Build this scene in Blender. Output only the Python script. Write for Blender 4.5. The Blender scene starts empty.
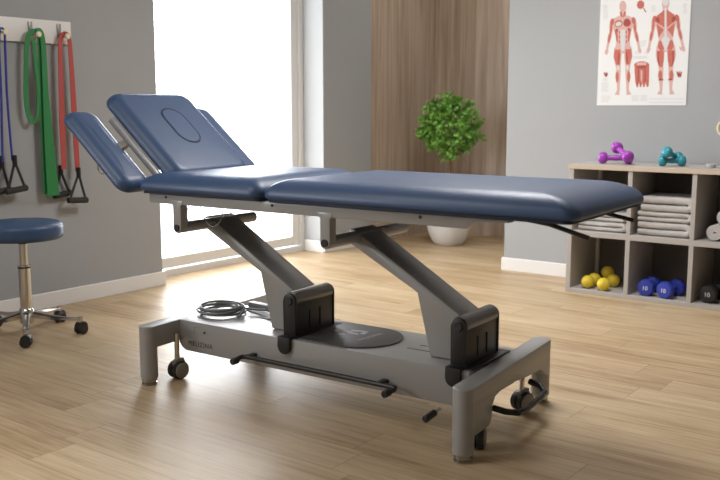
import bpy, bmesh, math, random
from mathutils import Vector, Matrix, noise
random.seed(7)
SC = bpy.context.scene
COL = SC.collection
PI = math.pi
def R(d): return math.radians(d)

# ------------------------------------------------------------------ materials
def srgb(r, g, b):
    f = lambda c: (c/255/12.92) if c/255 <= .04045 else ((c/255+.055)/1.055)**2.4
    return (f(r), f(g), f(b), 1)
def new_mat(name):
    m = bpy.data.materials.new(name); m.use_nodes = True
    nt = m.node_tree
    return m, nt, nt.nodes['Principled BSDF']
def mat(name, col, rough=.5, metal=0, spec=.5, bump=0, bscale=200, var=0, vscale=6, coat=0, sheen=0, stretch=(1, 1, 1)):
    m, nt, b = new_mat(name)
    b.inputs['Base Color'].default_value = col
    b.inputs['Roughness'].default_value = rough
    b.inputs['Metallic'].default_value = metal
    b.inputs['Specular IOR Level'].default_value = spec
    b.inputs['Coat Weight'].default_value = coat
    b.inputs['Sheen Weight'].default_value = sheen
    tc = nt.nodes.new('ShaderNodeTexCoord')
    mp = nt.nodes.new('ShaderNodeMapping'); mp.inputs['Scale'].default_value = stretch
    nt.links.new(tc.outputs['Object'], mp.inputs['Vector'])
    if var:
        n = nt.nodes.new('ShaderNodeTexNoise'); n.inputs['Scale'].default_value = vscale; n.inputs['Detail'].default_value = 5
        nt.links.new(mp.outputs[0], n.inputs['Vector'])
        mx = nt.nodes.new('ShaderNodeMix'); mx.data_type = 'RGBA'
        mx.inputs[6].default_value = tuple(c*(1-var) for c in col[:3])+(1,)
        mx.inputs[7].default_value = tuple(min(1, c*(1+var)) for c in col[:3])+(1,)
        nt.links.new(n.outputs[0], mx.inputs[0]); nt.links.new(mx.outputs[2], b.inputs['Base Color'])
    if bump:
        n2 = nt.nodes.new('ShaderNodeTexNoise'); n2.inputs['Scale'].default_value = bscale; n2.inputs['Detail'].default_value = 3
        nt.links.new(mp.outputs[0], n2.inputs['Vector'])
        bp = nt.nodes.new('ShaderNodeBump'); bp.inputs['Strength'].default_value = bump; bp.inputs['Distance'].default_value = .002
        nt.links.new(n2.outputs[0], bp.inputs['Height']); nt.links.new(bp.outputs[0], b.inputs['Normal'])
    return m

def math_node(nt, op, a, b=None):
    n = nt.nodes.new('ShaderNodeMath'); n.operation = op
    for i, v in enumerate((a, b)):
        if v is None: continue
        if isinstance(v, (int, float)): n.inputs[i].default_value = v
        else: nt.links.new(v, n.inputs[i])
    return n.outputs[0]

def floor_material():
    m, nt, b = new_mat('oak_planks')
    tc = nt.nodes.new('ShaderNodeTexCoord'); sp = nt.nodes.new('ShaderNodeSeparateXYZ')
    nt.links.new(tc.outputs['Object'], sp.inputs[0])
    PW, PL = .18, 1.25
    yy = math_node(nt, 'DIVIDE', math_node(nt, 'SUBTRACT', sp.outputs[1], 1.6-1.8), PW)
    row = math_node(nt, 'FLOOR', yy); fy = math_node(nt, 'FRACT', yy)
    wn = nt.nodes.new('ShaderNodeTexWhiteNoise'); wn.noise_dimensions = '1D'; nt.links.new(row, wn.inputs['W'])
    xx = math_node(nt, 'ADD', math_node(nt, 'DIVIDE', sp.outputs[0], PL), math_node(nt, 'MULTIPLY', wn.outputs[0], 3.0))
    colm = math_node(nt, 'FLOOR', xx); fx = math_node(nt, 'FRACT', xx)
    cb = nt.nodes.new('ShaderNodeCombineXYZ'); nt.links.new(row, cb.inputs[0]); nt.links.new(colm, cb.inputs[1])
    wid = nt.nodes.new('ShaderNodeTexWhiteNoise'); wid.noise_dimensions = '2D'; nt.links.new(cb.outputs[0], wid.inputs['Vector'])
    # grain, shifted per plank
    mp = nt.nodes.new('ShaderNodeMapping'); mp.inputs['Scale'].default_value = (1.1, 26, 1)
    va = nt.nodes.new('ShaderNodeVectorMath'); va.operation = 'MULTIPLY_ADD'
    nt.links.new(wid.outputs['Color'], va.inputs[0]); va.inputs[1].default_value = (7, 7, 7); nt.links.new(tc.outputs['Object'], va.inputs[2])
    nt.links.new(va.outputs[0], mp.inputs['Vector'])
    g = nt.nodes.new('ShaderNodeTexNoise'); g.inputs['Scale'].default_value = 1.6; g.inputs['Detail'].default_value = 8; g.inputs['Roughness'].default_value = .62; g.inputs['Distortion'].default_value = .6
    nt.links.new(mp.outputs[0], g.inputs['Vector'])
    mp2 = nt.nodes.new('ShaderNodeMapping'); mp2.inputs['Scale'].default_value = (4, 140, 1); nt.links.new(va.outputs[0], mp2.inputs['Vector'])
    g2 = nt.nodes.new('ShaderNodeTexNoise'); g2.inputs['Scale'].default_value = 2; g2.inputs['Detail'].default_value = 3
    nt.links.new(mp2.outputs[0], g2.inputs['Vector'])
    mp3 = nt.nodes.new('ShaderNodeMapping'); mp3.inputs['Scale'].default_value = (1.2, 5, 1); nt.links.new(va.outputs[0], mp3.inputs['Vector'])
    g3 = nt.nodes.new('ShaderNodeTexNoise'); g3.inputs['Scale'].default_value = 1.5; g3.inputs['Detail'].default_value = 2
    nt.links.new(mp3.outputs[0], g3.inputs['Vector'])
    s = math_node(nt, 'ADD', math_node(nt, 'MULTIPLY', g.outputs[0], .62), math_node(nt, 'MULTIPLY', g2.outputs[0], .38))
    s = math_node(nt, 'ADD', s, math_node(nt, 'MULTIPLY', math_node(nt, 'SUBTRACT', g3.outputs[0], .5), .35))
    s = math_node(nt, 'ADD', s, math_node(nt, 'MULTIPLY', math_node(nt, 'SUBTRACT', wid.outputs[0], .5), .10))
    cr = nt.nodes.new('ShaderNodeValToRGB'); nt.links.new(s, cr.inputs[0])
    e = cr.color_ramp.elements
    e[0].position = .30; e[0].color = FLOOR_DARK
    e[1].position = .68; e[1].color = FLOOR_LIGHT
    k = e.new(.48); k.color = FLOOR_MID
    # seams
    ey = math_node(nt, 'LESS_THAN', fy, .016); ex = math_node(nt, 'LESS_THAN', fx, .0022)
    seam = math_node(nt, 'MAXIMUM', ey, ex)
    mx = nt.nodes.new('ShaderNodeMix'); mx.data_type = 'RGBA'; nt.links.new(math_node(nt, 'MULTIPLY', seam, .45), mx.inputs[0])
    nt.links.new(cr.outputs[0], mx.inputs[6]); mx.inputs[7].default_value = srgb(78, 56, 36)
    nt.links.new(mx.outputs[2], b.inputs['Base Color'])
    rr = math_node(nt, 'ADD', math_node(nt, 'MULTIPLY', g.outputs[0], .14), .36); nt.links.new(rr, b.inputs['Roughness'])
    b.inputs['Specular IOR Level'].default_value = .35
    bp = nt.nodes.new('ShaderNodeBump'); bp.inputs['Strength'].default_value = .12; bp.inputs['Distance'].default_value = .002
    nt.links.new(math_node(nt, 'SUBTRACT', g2.outputs[0], seam), bp.inputs['Height']); nt.links.new(bp.outputs[0], b.inputs['Normal'])
    return m

def wood_wall_material():
    m, nt, b = new_mat('walnut_panel')
    tc = nt.nodes.new('ShaderNodeTexCoord')
    mp = nt.nodes.new('ShaderNodeMapping'); mp.inputs['Scale'].default_value = (22, 22, .8); nt.links.new(tc.outputs['Object'], mp.inputs['Vector'])
    g = nt.nodes.new('ShaderNodeTexNoise'); g.inputs['Scale'].default_value = 1.3; g.inputs['Detail'].default_value = 8; g.inputs['Distortion'].default_value = .7
    nt.links.new(mp.outputs[0], g.inputs['Vector'])
    mp3 = nt.nodes.new('ShaderNodeMapping'); mp3.inputs['Scale'].default_value = (3, 3, .25); nt.links.new(tc.outputs['Object'], mp3.inputs['Vector'])
    g3 = nt.nodes.new('ShaderNodeTexNoise'); g3.inputs['Scale'].default_value = 1.6; nt.links.new(mp3.outputs[0], g3.inputs['Vector'])
    s = math_node(nt, 'ADD', math_node(nt, 'MULTIPLY', g.outputs[0], .7), math_node(nt, 'MULTIPLY', g3.outputs[0], .3))
    cr = nt.nodes.new('ShaderNodeValToRGB'); nt.links.new(s, cr.inputs[0]); e = cr.color_ramp.elements
    e[0].position = .33; e[0].color = srgb(152, 131, 112); e[1].position = .66; e[1].color = srgb(194, 176, 158)
    nt.links.new(cr.outputs[0], b.inputs['Base Color']); b.inputs['Roughness'].default_value = .5
    return m

FLOOR_DARK = srgb(152, 124, 91); FLOOR_MID = srgb(184, 159, 124); FLOOR_LIGHT = srgb(204, 182, 148)
M = {}
M['floor'] = floor_material()
M['wood_wall'] = wood_wall_material()
M['wall'] = mat('grey_wall_paint', srgb(160, 161, 161), .85, spec=.25, bump=.05, bscale=120, var=.02)
M['ceiling'] = mat('white_ceiling', srgb(232, 230, 226), .9, spec=.2)
M['trim'] = mat('white_trim', srgb(226, 223, 219), .4, var=.01)
M['pvc'] = mat('window_pvc', srgb(222, 220, 216), .35)
M['navy'] = mat('navy_upholstery', srgb(50, 75, 110), .43, spec=.6, bump=.12, bscale=420, var=.05, vscale=3)
M['navy_edge'] = mat('navy_seam', srgb(22, 34, 60), .6)
M['paint'] = mat('silver_grey_powder_coat', srgb(154, 152, 149), 0.36, metal=.1, spec=.5, var=.02, bump=.03, bscale=500)
M['paint_dark'] = mat('grey_powder_coat', srgb(140, 138, 135), .4, metal=.3, var=.02)
M['black'] = mat('black_plastic', srgb(32, 31, 31), .42, spec=.4, var=.08)
M['black_metal'] = mat('black_coated_metal', srgb(44, 42, 41), 0.36, metal=.1)
M['plate'] = mat('dark_rubber_plate', srgb(66, 64, 64), .42, var=.05)
M['roller'] = mat('brushed_roller', srgb(120, 117, 114), .32, metal=.8)
M['chrome_dark'] = mat('worn_steel', srgb(165, 163, 160), .22, metal=1)
M['chrome'] = mat('chrome', srgb(205, 203, 200), .16, metal=1)
M['wheel'] = mat('grey_caster_wheel', srgb(140, 134, 124), .5, var=.04)
M['tyre'] = mat('caster_tyre', srgb(38, 36, 34), .55)
M['cable'] = mat('grey_cable', srgb(128, 130, 131), .40)
M['ink'] = mat('dark_grey_lettering', srgb(70, 68, 66), .5)
M['ink_light'] = mat('pale_grey_emblem', srgb(172, 172, 172), .5)
M['faint'] = mat('faint_plate_lettering', srgb(158, 157, 155), .5)
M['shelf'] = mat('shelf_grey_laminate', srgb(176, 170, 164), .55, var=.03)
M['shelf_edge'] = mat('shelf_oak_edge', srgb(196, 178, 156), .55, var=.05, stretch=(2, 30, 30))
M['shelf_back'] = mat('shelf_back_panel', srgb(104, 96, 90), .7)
M['towel'] = mat('grey_terry', srgb(186, 182, 178), .95, spec=.1, bump=1.0, bscale=260, var=.10, vscale=40, sheen=.3)
M['purple'] = mat('purple_vinyl', srgb(158, 62, 170), .32, var=.04)
M['teal'] = mat('teal_vinyl', srgb(48, 140, 152), .34, var=.04)
M['blue'] = mat('blue_vinyl', srgb(44, 60, 158), .36, var=.04)
M['black_vinyl'] = mat('black_vinyl', srgb(30, 30, 32), .4)
M['white_print'] = mat('white_print', srgb(225, 225, 228), .6)
M['yellow'] = mat('yellow_rubber', srgb(216, 190, 52), .5, bump=.8, bscale=90, var=.18, vscale=60)
M['green_band'] = mat('green_latex', srgb(40, 122, 64), .5, var=.08, vscale=12)
M['red_band'] = mat('red_latex', srgb(172, 72, 66), .5, var=.08, vscale=12)
M['blue_tube'] = mat('blue_latex_tube', srgb(52, 66, 150), .42)
M['foam'] = mat('black_foam_grip', srgb(48, 46, 45), .85, bump=.3, bscale=250)
M['leaf'] = mat('boxwood_leaf', srgb(106, 152, 58), .45, var=.55, vscale=26)
M['leaf_core'] = mat('boxwood_inner_leaf', srgb(34, 66, 24), .7, var=.3, vscale=20)
M['bark'] = mat('bark', srgb(116, 92, 66), .85, var=.2, vscale=30)
M['pot'] = mat('white_ceramic', srgb(200, 197, 192), .35)
M['soil'] = mat('soil', srgb(58, 44, 34), .95, bump=1, bscale=80)
M['paper'] = mat('poster_paper', srgb(222, 221, 218), .55)
M['flesh'] = mat('print_pale_pink', srgb(204, 166, 156), .6, var=.08, vscale=60)
M['muscle'] = mat('print_muscle_red', srgb(186, 98, 82), .6, var=.22, vscale=60)
M['muscle_dark'] = mat('print_dark_red', srgb(156, 64, 54), .6, var=.15, vscale=60)
M['tendon'] = mat('print_tendon_grey', srgb(206, 202, 200), .6)
M['print_line'] = mat('print_text_grey', srgb(190, 188, 186), .6)
M['brass'] = mat('pale_yellow_face', srgb(196, 190, 150), .5)
M['cream'] = mat('cream_rim', srgb(232, 222, 190), .4)

def glass_material():
    m = bpy.data.materials.new('window_glass'); m.use_nodes = True; nt = m.node_tree; nt.nodes.clear()
    o = nt.nodes.new('ShaderNodeOutputMaterial'); mx = nt.nodes.new('ShaderNodeMixShader')
    t = nt.nodes.new('ShaderNodeBsdfTransparent'); g = nt.nodes.new('ShaderNodeBsdfGlossy'); g.inputs['Roughness'].default_value = .03
    mx.inputs[0].default_value = .04
    nt.links.new(t.outputs[0], mx.inputs[1]); nt.links.new(g.outputs[0], mx.inputs[2]); nt.links.new(mx.outputs[0], o.inputs[0])
    return m
M['glass'] = glass_material()

# ------------------------------------------------------------------ mesh helper
class MB:
    def __init__(s): s.bm = bmesh.new()
    def _x(s, verts, mtx):
        if mtx is not None: bmesh.ops.transform(s.bm, matrix=mtx, verts=verts)
    def box(s, lo, hi, mtx=None, bevel=0, seg=2):
        lo, hi = Vector(lo), Vector(hi)
        g = bmesh.ops.create_cube(s.bm, size=1)
        vs = g['verts']
        for v in vs: v.co = Vector(((lo[i]+hi[i])/2+v.co[i]*(hi[i]-lo[i]) for i in range(3)))
        if bevel:
            es = list({e for v in vs for e in v.link_edges})
            r = bmesh.ops.bevel(s.bm, geom=es, offset=bevel, segments=seg, profile=.5, affect='EDGES')
            vs = list({v for f in r['faces'] for v in f.verts} | {v for v in vs if v.is_valid})
        s._x(vs, mtx); return s
    def prism(s, poly, axis, a, b, bevel=0, seg=2, mtx=None):
        # poly: 2D points in the two remaining axes, extruded along axis between a and b
        def P(p, t):
            if axis == 'x': return (t, p[0], p[1])
            if axis == 'y': return (p[0], t, p[1])
            return (p[0], p[1], t)
        A = [s.bm.verts.new(P(p, a)) for p in poly]; B = [s.bm.verts.new(P(p, b)) for p in poly]
        fs = [s.bm.faces.new(A), s.bm.faces.new(B[::-1])]
        n = len(poly)
        for i in range(n): fs.append(s.bm.faces.new((A[i], B[i], B[(i+1) % n], A[(i+1) % n])))
        bmesh.ops.recalc_face_normals(s.bm, faces=fs)
        vs = A+B
        if bevel:
            es = list(fs[0].edges)+list(fs[1].edges)
            r = bmesh.ops.bevel(s.bm, geom=es, offset=bevel, segments=seg, profile=.5, affect='EDGES')
            vs = list({v for f in r['faces'] for v in f.verts} | {v for v in vs if v.is_valid})
        s._x(vs, mtx); return s
    def cyl(s, p, q, r, r2=None, seg=20, caps=True, bevel=0):
        p, q = Vector(p), Vector(q); r2 = r if r2 is None else r2
        d = q-p; L = d.length
        prof = [(r, 0), (r2, L)]
        if bevel: prof = [(r-bevel, 0), (r, bevel), (r2, L-bevel), (r2-bevel, L)]
        m = Matrix.Translation(p) @ d.to_track_quat('Z', 'Y').to_matrix().to_4x4()
        return s.lathe(prof, seg, m, caps)
    def lathe(s, prof, seg=24, mtx=None, caps=True):
        rings = []
        for r, z in prof:
            rings.append([s.bm.verts.new((r*math.cos(2*PI*i/seg), r*math.sin(2*PI*i/seg), z)) for i in range(seg)])
        fs = []
        for a, b in zip(rings, rings[1:]):
            for i in range(seg): fs.append(s.bm.faces.new((a[i], a[(i+1) % seg], b[(i+1) % seg], b[i])))
        if caps:
            fs.append(s.bm.faces.new(rings[0][::-1])); fs.append(s.bm.faces.new(rings[-1]))
        s._x([v for r in rings for v in r], mtx); return s
    def tube(s, pts, r, seg=8, closed=False, flat=1.0):
        pts = [Vector(p) for p in pts]; n = len(pts); rings = []
        up = None
        for i in range(n):
            if closed: t = pts[(i+1) % n]-pts[i-1]
            else: t = pts[min(i+1, n-1)]-pts[max(i-1, 0)]
            t.normalize()
            if up is None:
                up = Vector((0, 0, 1)) if abs(t.z) < .9 else Vector((1, 0, 0))
            x = t.cross(up); 
            if x.length < 1e-4: x = t.orthogonal()
            x.normalize(); y = x.cross(t).normalized(); up = y
            rr = r[i] if isinstance(r, (list, tuple)) else r
            rings.append([s.bm.verts.new(pts[i]+x*rr*math.cos(2*PI*k/seg)+y*rr*flat*math.sin(2*PI*k/seg)) for k in range(seg)])
        m = n if closed else n-1
        for i in range(m):
            a, b = rings[i], rings[(i+1) % n]
            for k in range(seg): s.bm.faces.new((a[k], a[(k+1) % seg], b[(k+1) % seg], b[k]))
        if not closed:
            s.bm.faces.new(rings[0][::-1]); s.bm.faces.new(rings[-1])
        return s
    def sphere(s, c, r, seg=20, rings=12, scale=(1, 1, 1)):
        g = bmesh.ops.create_uvsphere(s.bm, u_segments=seg, v_segments=rings, radius=r)
        for v in g['verts']: v.co = Vector((v.co[i]*scale[i]+c[i] for i in range(3)))
        return s
    def ribbon(s, pts, widths, normal, th):
        # flat strap: width lies across the path, in the plane whose normal is given
        nv = Vector(normal).normalized(); pts = [Vector(p) for p in pts]; n = len(pts); rows = []
        for i in range(n):
            t = (pts[min(i+1, n-1)]-pts[max(i-1, 0)]).normalized()
            w = t.cross(nv).normalized()*widths[i]/2
            rows.append([s.bm.verts.new(pts[i]+w*a+nv*th/2*b) for a, b in ((-1, -1), (1, -1), (1, 1), (-1, 1))])
        for a, b in zip(rows, rows[1:]):
            for k in range(4): s.bm.faces.new((a[k], a[(k+1) % 4], b[(k+1) % 4], b[k]))
        s.bm.faces.new(rows[0][::-1]); s.bm.faces.new(rows[-1]); return s
    def face(s, pts):
        s.bm.faces.new([s.bm.verts.new(p) for p in pts]); return s
    def build(s, name, m, parent=None, smooth=True, ang=38, kind=None, label=None, mtx=None):
        bm = s.bm
        if mtx is not None: bmesh.ops.transform(bm, matrix=mtx, verts=bm.verts)
        bmesh.ops.recalc_face_normals(bm, faces=bm.faces)
        if smooth:
            for f in bm.faces: f.smooth = True
            for e in bm.edges:
                if len(e.link_faces) == 2 and e.calc_face_angle(0) > R(ang): e.smooth = False
        me = bpy.data.meshes.new(name); bm.to_mesh(me); bm.free()
        if isinstance(m, (list, tuple)):
            for k in m: me.materials.append(k)
        else: me.materials.append(m)
        o = bpy.data.objects.new(name, me); COL.objects.link(o)
        if parent is not None: o.parent = parent
        if kind: o['kind'] = kind
        if label: o['label'] = label
        return o
def thing(name, label, cat, loc=(0, 0, 0), rotz=0, group=None):
    o = bpy.data.objects.new(name, None); o.empty_display_size = .1; COL.objects.link(o)
    o.location = loc; o.rotation_euler = (0, 0, rotz); o['label'] = label; o['category'] = cat
    if group: o['group'] = group
    return o
def tag(o, label, cat, group=None):
    o['label'] = label; o['category'] = cat
    if group: o['group'] = group
    return o
def dup(root, loc, rot, label, group=None):
    r = root.copy(); COL.objects.link(r); r.location = loc; r.rotation_euler = rot
    r['label'] = label
    if group: r['group'] = group
    for ch in list(root.children):
        c = ch.copy(); COL.objects.link(c); c.parent = r
        for g in list(ch.children):
            d = g.copy(); COL.objects.link(d); d.parent = c
    return r
def text_mesh(txt, size, m, name, parent, mtx, depth=.0006, space=1.0, align='LEFT'):
    cu = bpy.data.curves.new(name, 'FONT'); cu.body = txt; cu.size = size; cu.extrude = depth; cu.space_character = space; cu.align_x = align
    cu.resolution_u = 3
    t = bpy.data.objects.new(name+'_source', cu); COL.objects.link(t)
    dg = bpy.context.evaluated_depsgraph_get()
    me = bpy.data.meshes.new_from_object(t.evaluated_get(dg))
    bpy.data.objects.remove(t); bpy.data.curves.remove(cu)
    me.name = name; me.transform(mtx); me.materials.clear(); me.materials.append(m)
    o = bpy.data.objects.new(name, me); COL.objects.link(o); o.parent = parent
    return o
def arc(c, r, a0, a1, n):
    return [(c[0]+r*math.cos(R(a0+(a1-a0)*i/n)), c[1]+r*math.sin(R(a0+(a1-a0)*i/n))) for i in range(n+1)]
def rrect(x0, y0, x1, y1, r, n=6):
    p = []
    for cx, cy, a in ((x1-r, y1-r, 0), (x0+r, y1-r, 90), (x0+r, y0+r, 180), (x1-r, y0+r, 270)): p += arc((cx, cy), r, a, a+90, n)
    return p

# ------------------------------------------------------------------ the room
XW, YW, YB, ZC = -4.545, 5.70, 7.15, 2.70      # left wall, right wall (with poster), timber back wall, ceiling
WY0, WY1, WZ = 3.845, 5.51, 2.45               # window opening
XR, YN = 2.6, -2.6
def struct(o): o['kind'] = 'structure'; return o
struct(MB().box((XW-.24, YN-.15, -.12), (XR+.15, YB+.15, 0)).build('floor', M['floor']))
struct(MB().box((XW-.24, YN-.15, ZC), (XR+.15, YB+.15, ZC+.12)).build('ceiling', M['ceiling']))
W2 = (-1.9, .3, .9, 2.35)                       # unseen window added for fill light, behind the viewer on the left wall
w = MB()
w.box((XW-.24, YN, 0), (XW, W2[0], ZC)).box((XW-.24, W2[0], 0), (XW, W2[1], W2[2])).box((XW-.24, W2[0], W2[3]), (XW, W2[1], ZC)).box((XW-.24, W2[1], 0), (XW, WY0, ZC))
w.box((XW-.24, WY0, WZ), (XW, WY1, ZC)).box((XW-.24, WY1, 0), (XW, 6.14, ZC))
struct(w.build('wall_left', M['wall']))
struct(MB().box((XW-.24, 6.14, 0), (XW-.004, YB, ZC)).build('wall_alcove', M['wood_wall']))
struct(MB().box((XW-.24, YB, 0), (-2.9, YB+.15, ZC)).build('wall_back', M['wood_wall']))
struct(MB().box((-3.03, YW, 0), (XR, YW+.15, ZC)).box((-3.03, YW+.15, 0), (-2.9, YB, ZC)).build('wall_right', M['wall']))
struct(MB().box((XR, YN, 0), (XR+.15, YW, ZC)).build('wall_far_right', M['wall']))
struct(MB().box((XW-.24, YN-.15, 0), (XR+.15, YN, ZC)).build('wall_behind', M['wall']))
BH = .092
def skirting(name, lo, hi): return struct(MB().box(lo, hi, bevel=.003, seg=1).build(name, M['trim']))
skirting('baseboard_left', (XW, YN, 0), (XW+.016, WY0+.016, BH))
skirting('baseboard_corner', (XW, WY1-.012, 0), (XW+.016, 6.14, BH))
skirting('baseboard_reveal', (XW-.20, WY1-.012, 0), (XW, WY1, BH))
skirting('baseboard_right', (-3.03-.014, YW-.014, 0), (XR, YW, BH))
skirting('baseboard_end', (-3.03-.014, YW, 0), (-3.03, YB, BH))
def window(name, y0, y1, z0, z1, x):
    r = bpy.data.objects.new(name, None); COL.objects.link(r); r.location = (x, (y0+y1)/2, z0); r['kind'] = 'structure'
    a, b, h = y0-(y0+y1)/2, y1-(y0+y1)/2, z1-z0
    f = MB(); t = .045
    f.box((-.05, a, 0), (.02, a+t, h)).box((-.05, b-t, 0), (.02, b, h)).box((-.05, a+t, 0), (.02, b-t, t)).box((-.05, a+t, h-t), (.02, b-t, h))
    f.build('window_frame', M['pvc'], r)
    s = MB(); u = t+.008; k = .075
    for lo, hi in (((-.045, a+u, u), (.005, a+u+k, h-u)), ((-.045, b-u-k, u), (.005, b-u, h-u)), ((-.045, a+u+k, u), (.005, b-u-k, u+k)), ((-.045, a+u+k, h-u-k), (.005, b-u-k, h-u))): s.box(lo, hi, bevel=.004, seg=1)
    s.build('sash', M['pvc'], r)
    MB().box((-.024, a+u+k-.01, u+k-.01), (-.018, b-u-k+.01, h-u-k+.01)).build('pane', M['glass'], r)
    return r
window('window_1', WY0, WY1, 0, WZ, -4.77)
window('added_fill_window', W2[0], W2[1], W2[2], W2[3], -4.77)

# ------------------------------------------------------------------ treatment table
BR = R(3.0)
T = thing('treatment_table', 'navy blue padded treatment table on a grey electric lift base, backrest raised', 'treatment table', (-2.941, 2.401, 0), BR)
def pad_mb(L, W, T_, re, rs, rc=.05, crown=.006, re0=None):
    """upholstered slab: flat underside, small lower edge, long soft upper rounding"""
    m = MB(); n = 6
    re0 = re if re0 is None else re0
    prof = [(.03, 0.0), (.008, .001), (.002, .006), (0, .014)]
    rings = []
    def ring(d0, d1, dy, z):
        r = max(rc-min(d0, d1, dy)*.6, .012)
        r = min(r, (L-d0-d1)/2.2, (W-2*dy)/2.2)
        return [m.bm.verts.new((x, y, z)) for x, y in rrect(d0, dy, L-d1, W-dy, r, n)]
    for d, z in prof: rings.append(ring(d, d, d, z))
    K = 12
    for k in range(1, K+1):
        a = PI/2*k/K
        q = (1-math.cos(a)); z = .014+(T_-.014)*math.sin(a)
        rings.append(ring(re0*q, re*q, rs*q, z))
    for k in (1, 2, 3):
        f = k/3*.7
        rings.append(ring(re0+(L/2-re0)*f, re+(L/2-re)*f, rs+(W/2-rs)*f*.9, T_+crown*(1-(1-k/3)**2)))
    for a, b in zip(rings, rings[1:]):
        c = len(a)
        for i in range(c): m.bm.faces.new((a[i], a[(i+1) % c], b[(i+1) % c], b[i]))
    m.bm.faces.new(rings[0][::-1]); m.bm.faces.new(rings[-1])
    return m
ZP = .815
pad_mb(1.225, .70, .078, .17, .085, re0=.14).build('leg_section_pad', M['navy'], T, ang=80, mtx=Matrix.Translation((.632, -.012, ZP)))
pad_mb(.665, .70, .076, .10, .085, re0=.15).build('seat_section_pad', M['navy'], T, ang=80, mtx=Matrix.Translation((-.04, -.012, ZP)))
BA = R(40)
def slope(s, v, nrm):     # a frame on the raised backrest: s up the slope, v across, nrm off the plane
    return Matrix.Translation((.02, 0, .84)) @ Matrix.Rotation(PI, 4, 'Z') @ Matrix.Rotation(-BA, 4, 'Y') @ Matrix.Translation((s, -v, nrm))
for u0, u1 in ((-.02, .618), (.648, 1.835)):
    MB().prism(rrect(u0, .006, u1, .672, .03, 5), 'z', .803, ZP+.002, bevel=.002).build('pad_board', M['navy_edge'], T)
# backrest (local x runs up the slope, local y is mirrored across the bed)
bp_ = pad_mb(.56, .485, .07, .05, .05, rc=.06).build('backrest_pad', M['navy'], T, ang=80, mtx=slope(-.03, .605, 0))
def oval(L, W, n=10): return arc((L/2-W/2, 0), W/2, -90, 90, n)+arc((-L/2+W/2, 0), W/2, 90, 270, n)
pl = MB()
pl.prism(oval(.222, .122), 'z', .060, .0795, bevel=.004)
plug = pl.build('face_hole_plug', M['navy'], bp_, ang=20, mtx=slope(.272, .362, 0))
ov = oval(.228, .128, 14)
MB().tube([(x, y, .0755) for x, y in ov], .0035, 6, closed=True).build('plug_seam', M['navy_edge'], bp_, mtx=slope(.272, .362, 0))
for v0, s0, L_, n0, W_ in ((-.070, .035, .482, -.085, .163), (.632, .04, .482, -.068, .155)):
    pad_mb(L_, W_, .058, .05, .045, rc=.05).build('arm_rest_pad', M['navy'], T, ang=80, mtx=slope(s0, v0+W_, n0))
# backrest frame under the pads
for v in (.102, .61):
    MB().box((.0, -.012, -.016), (.41, .012, .010), bevel=.003).build('backrest_frame_bar', M['paint'], T, mtx=slope(0, v, 0))
for v in (.078, .70):
    MB().box((.04, -.007, -.098), (.47, .007, -.076), bevel=.002).build('arm_rest_bar', M['paint'], T, mtx=slope(0, v, 0))
for v0, v1 in ((.0, .10), (.60, .70)):
    MB().prism([(0, -.088), (0, -.070), (-(v1-v0)+.02, -.010), (-(v1-v0), -.010), (-(v1-v0), -.022), (-.03, -.088)], 'x', .25, .285, bevel=.002).build('arm_rest_bracket', M['paint_dark'], T, mtx=slope(0, v0, 0))
MB().tube([(.16+.028*math.cos(a), 0, -.02-.034*math.sin(a)) for a in [PI*i/10 for i in range(11)]], .003, 6).build('release_ring', M['chrome'], T, mtx=slope(.06, -.03, -.075))
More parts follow.
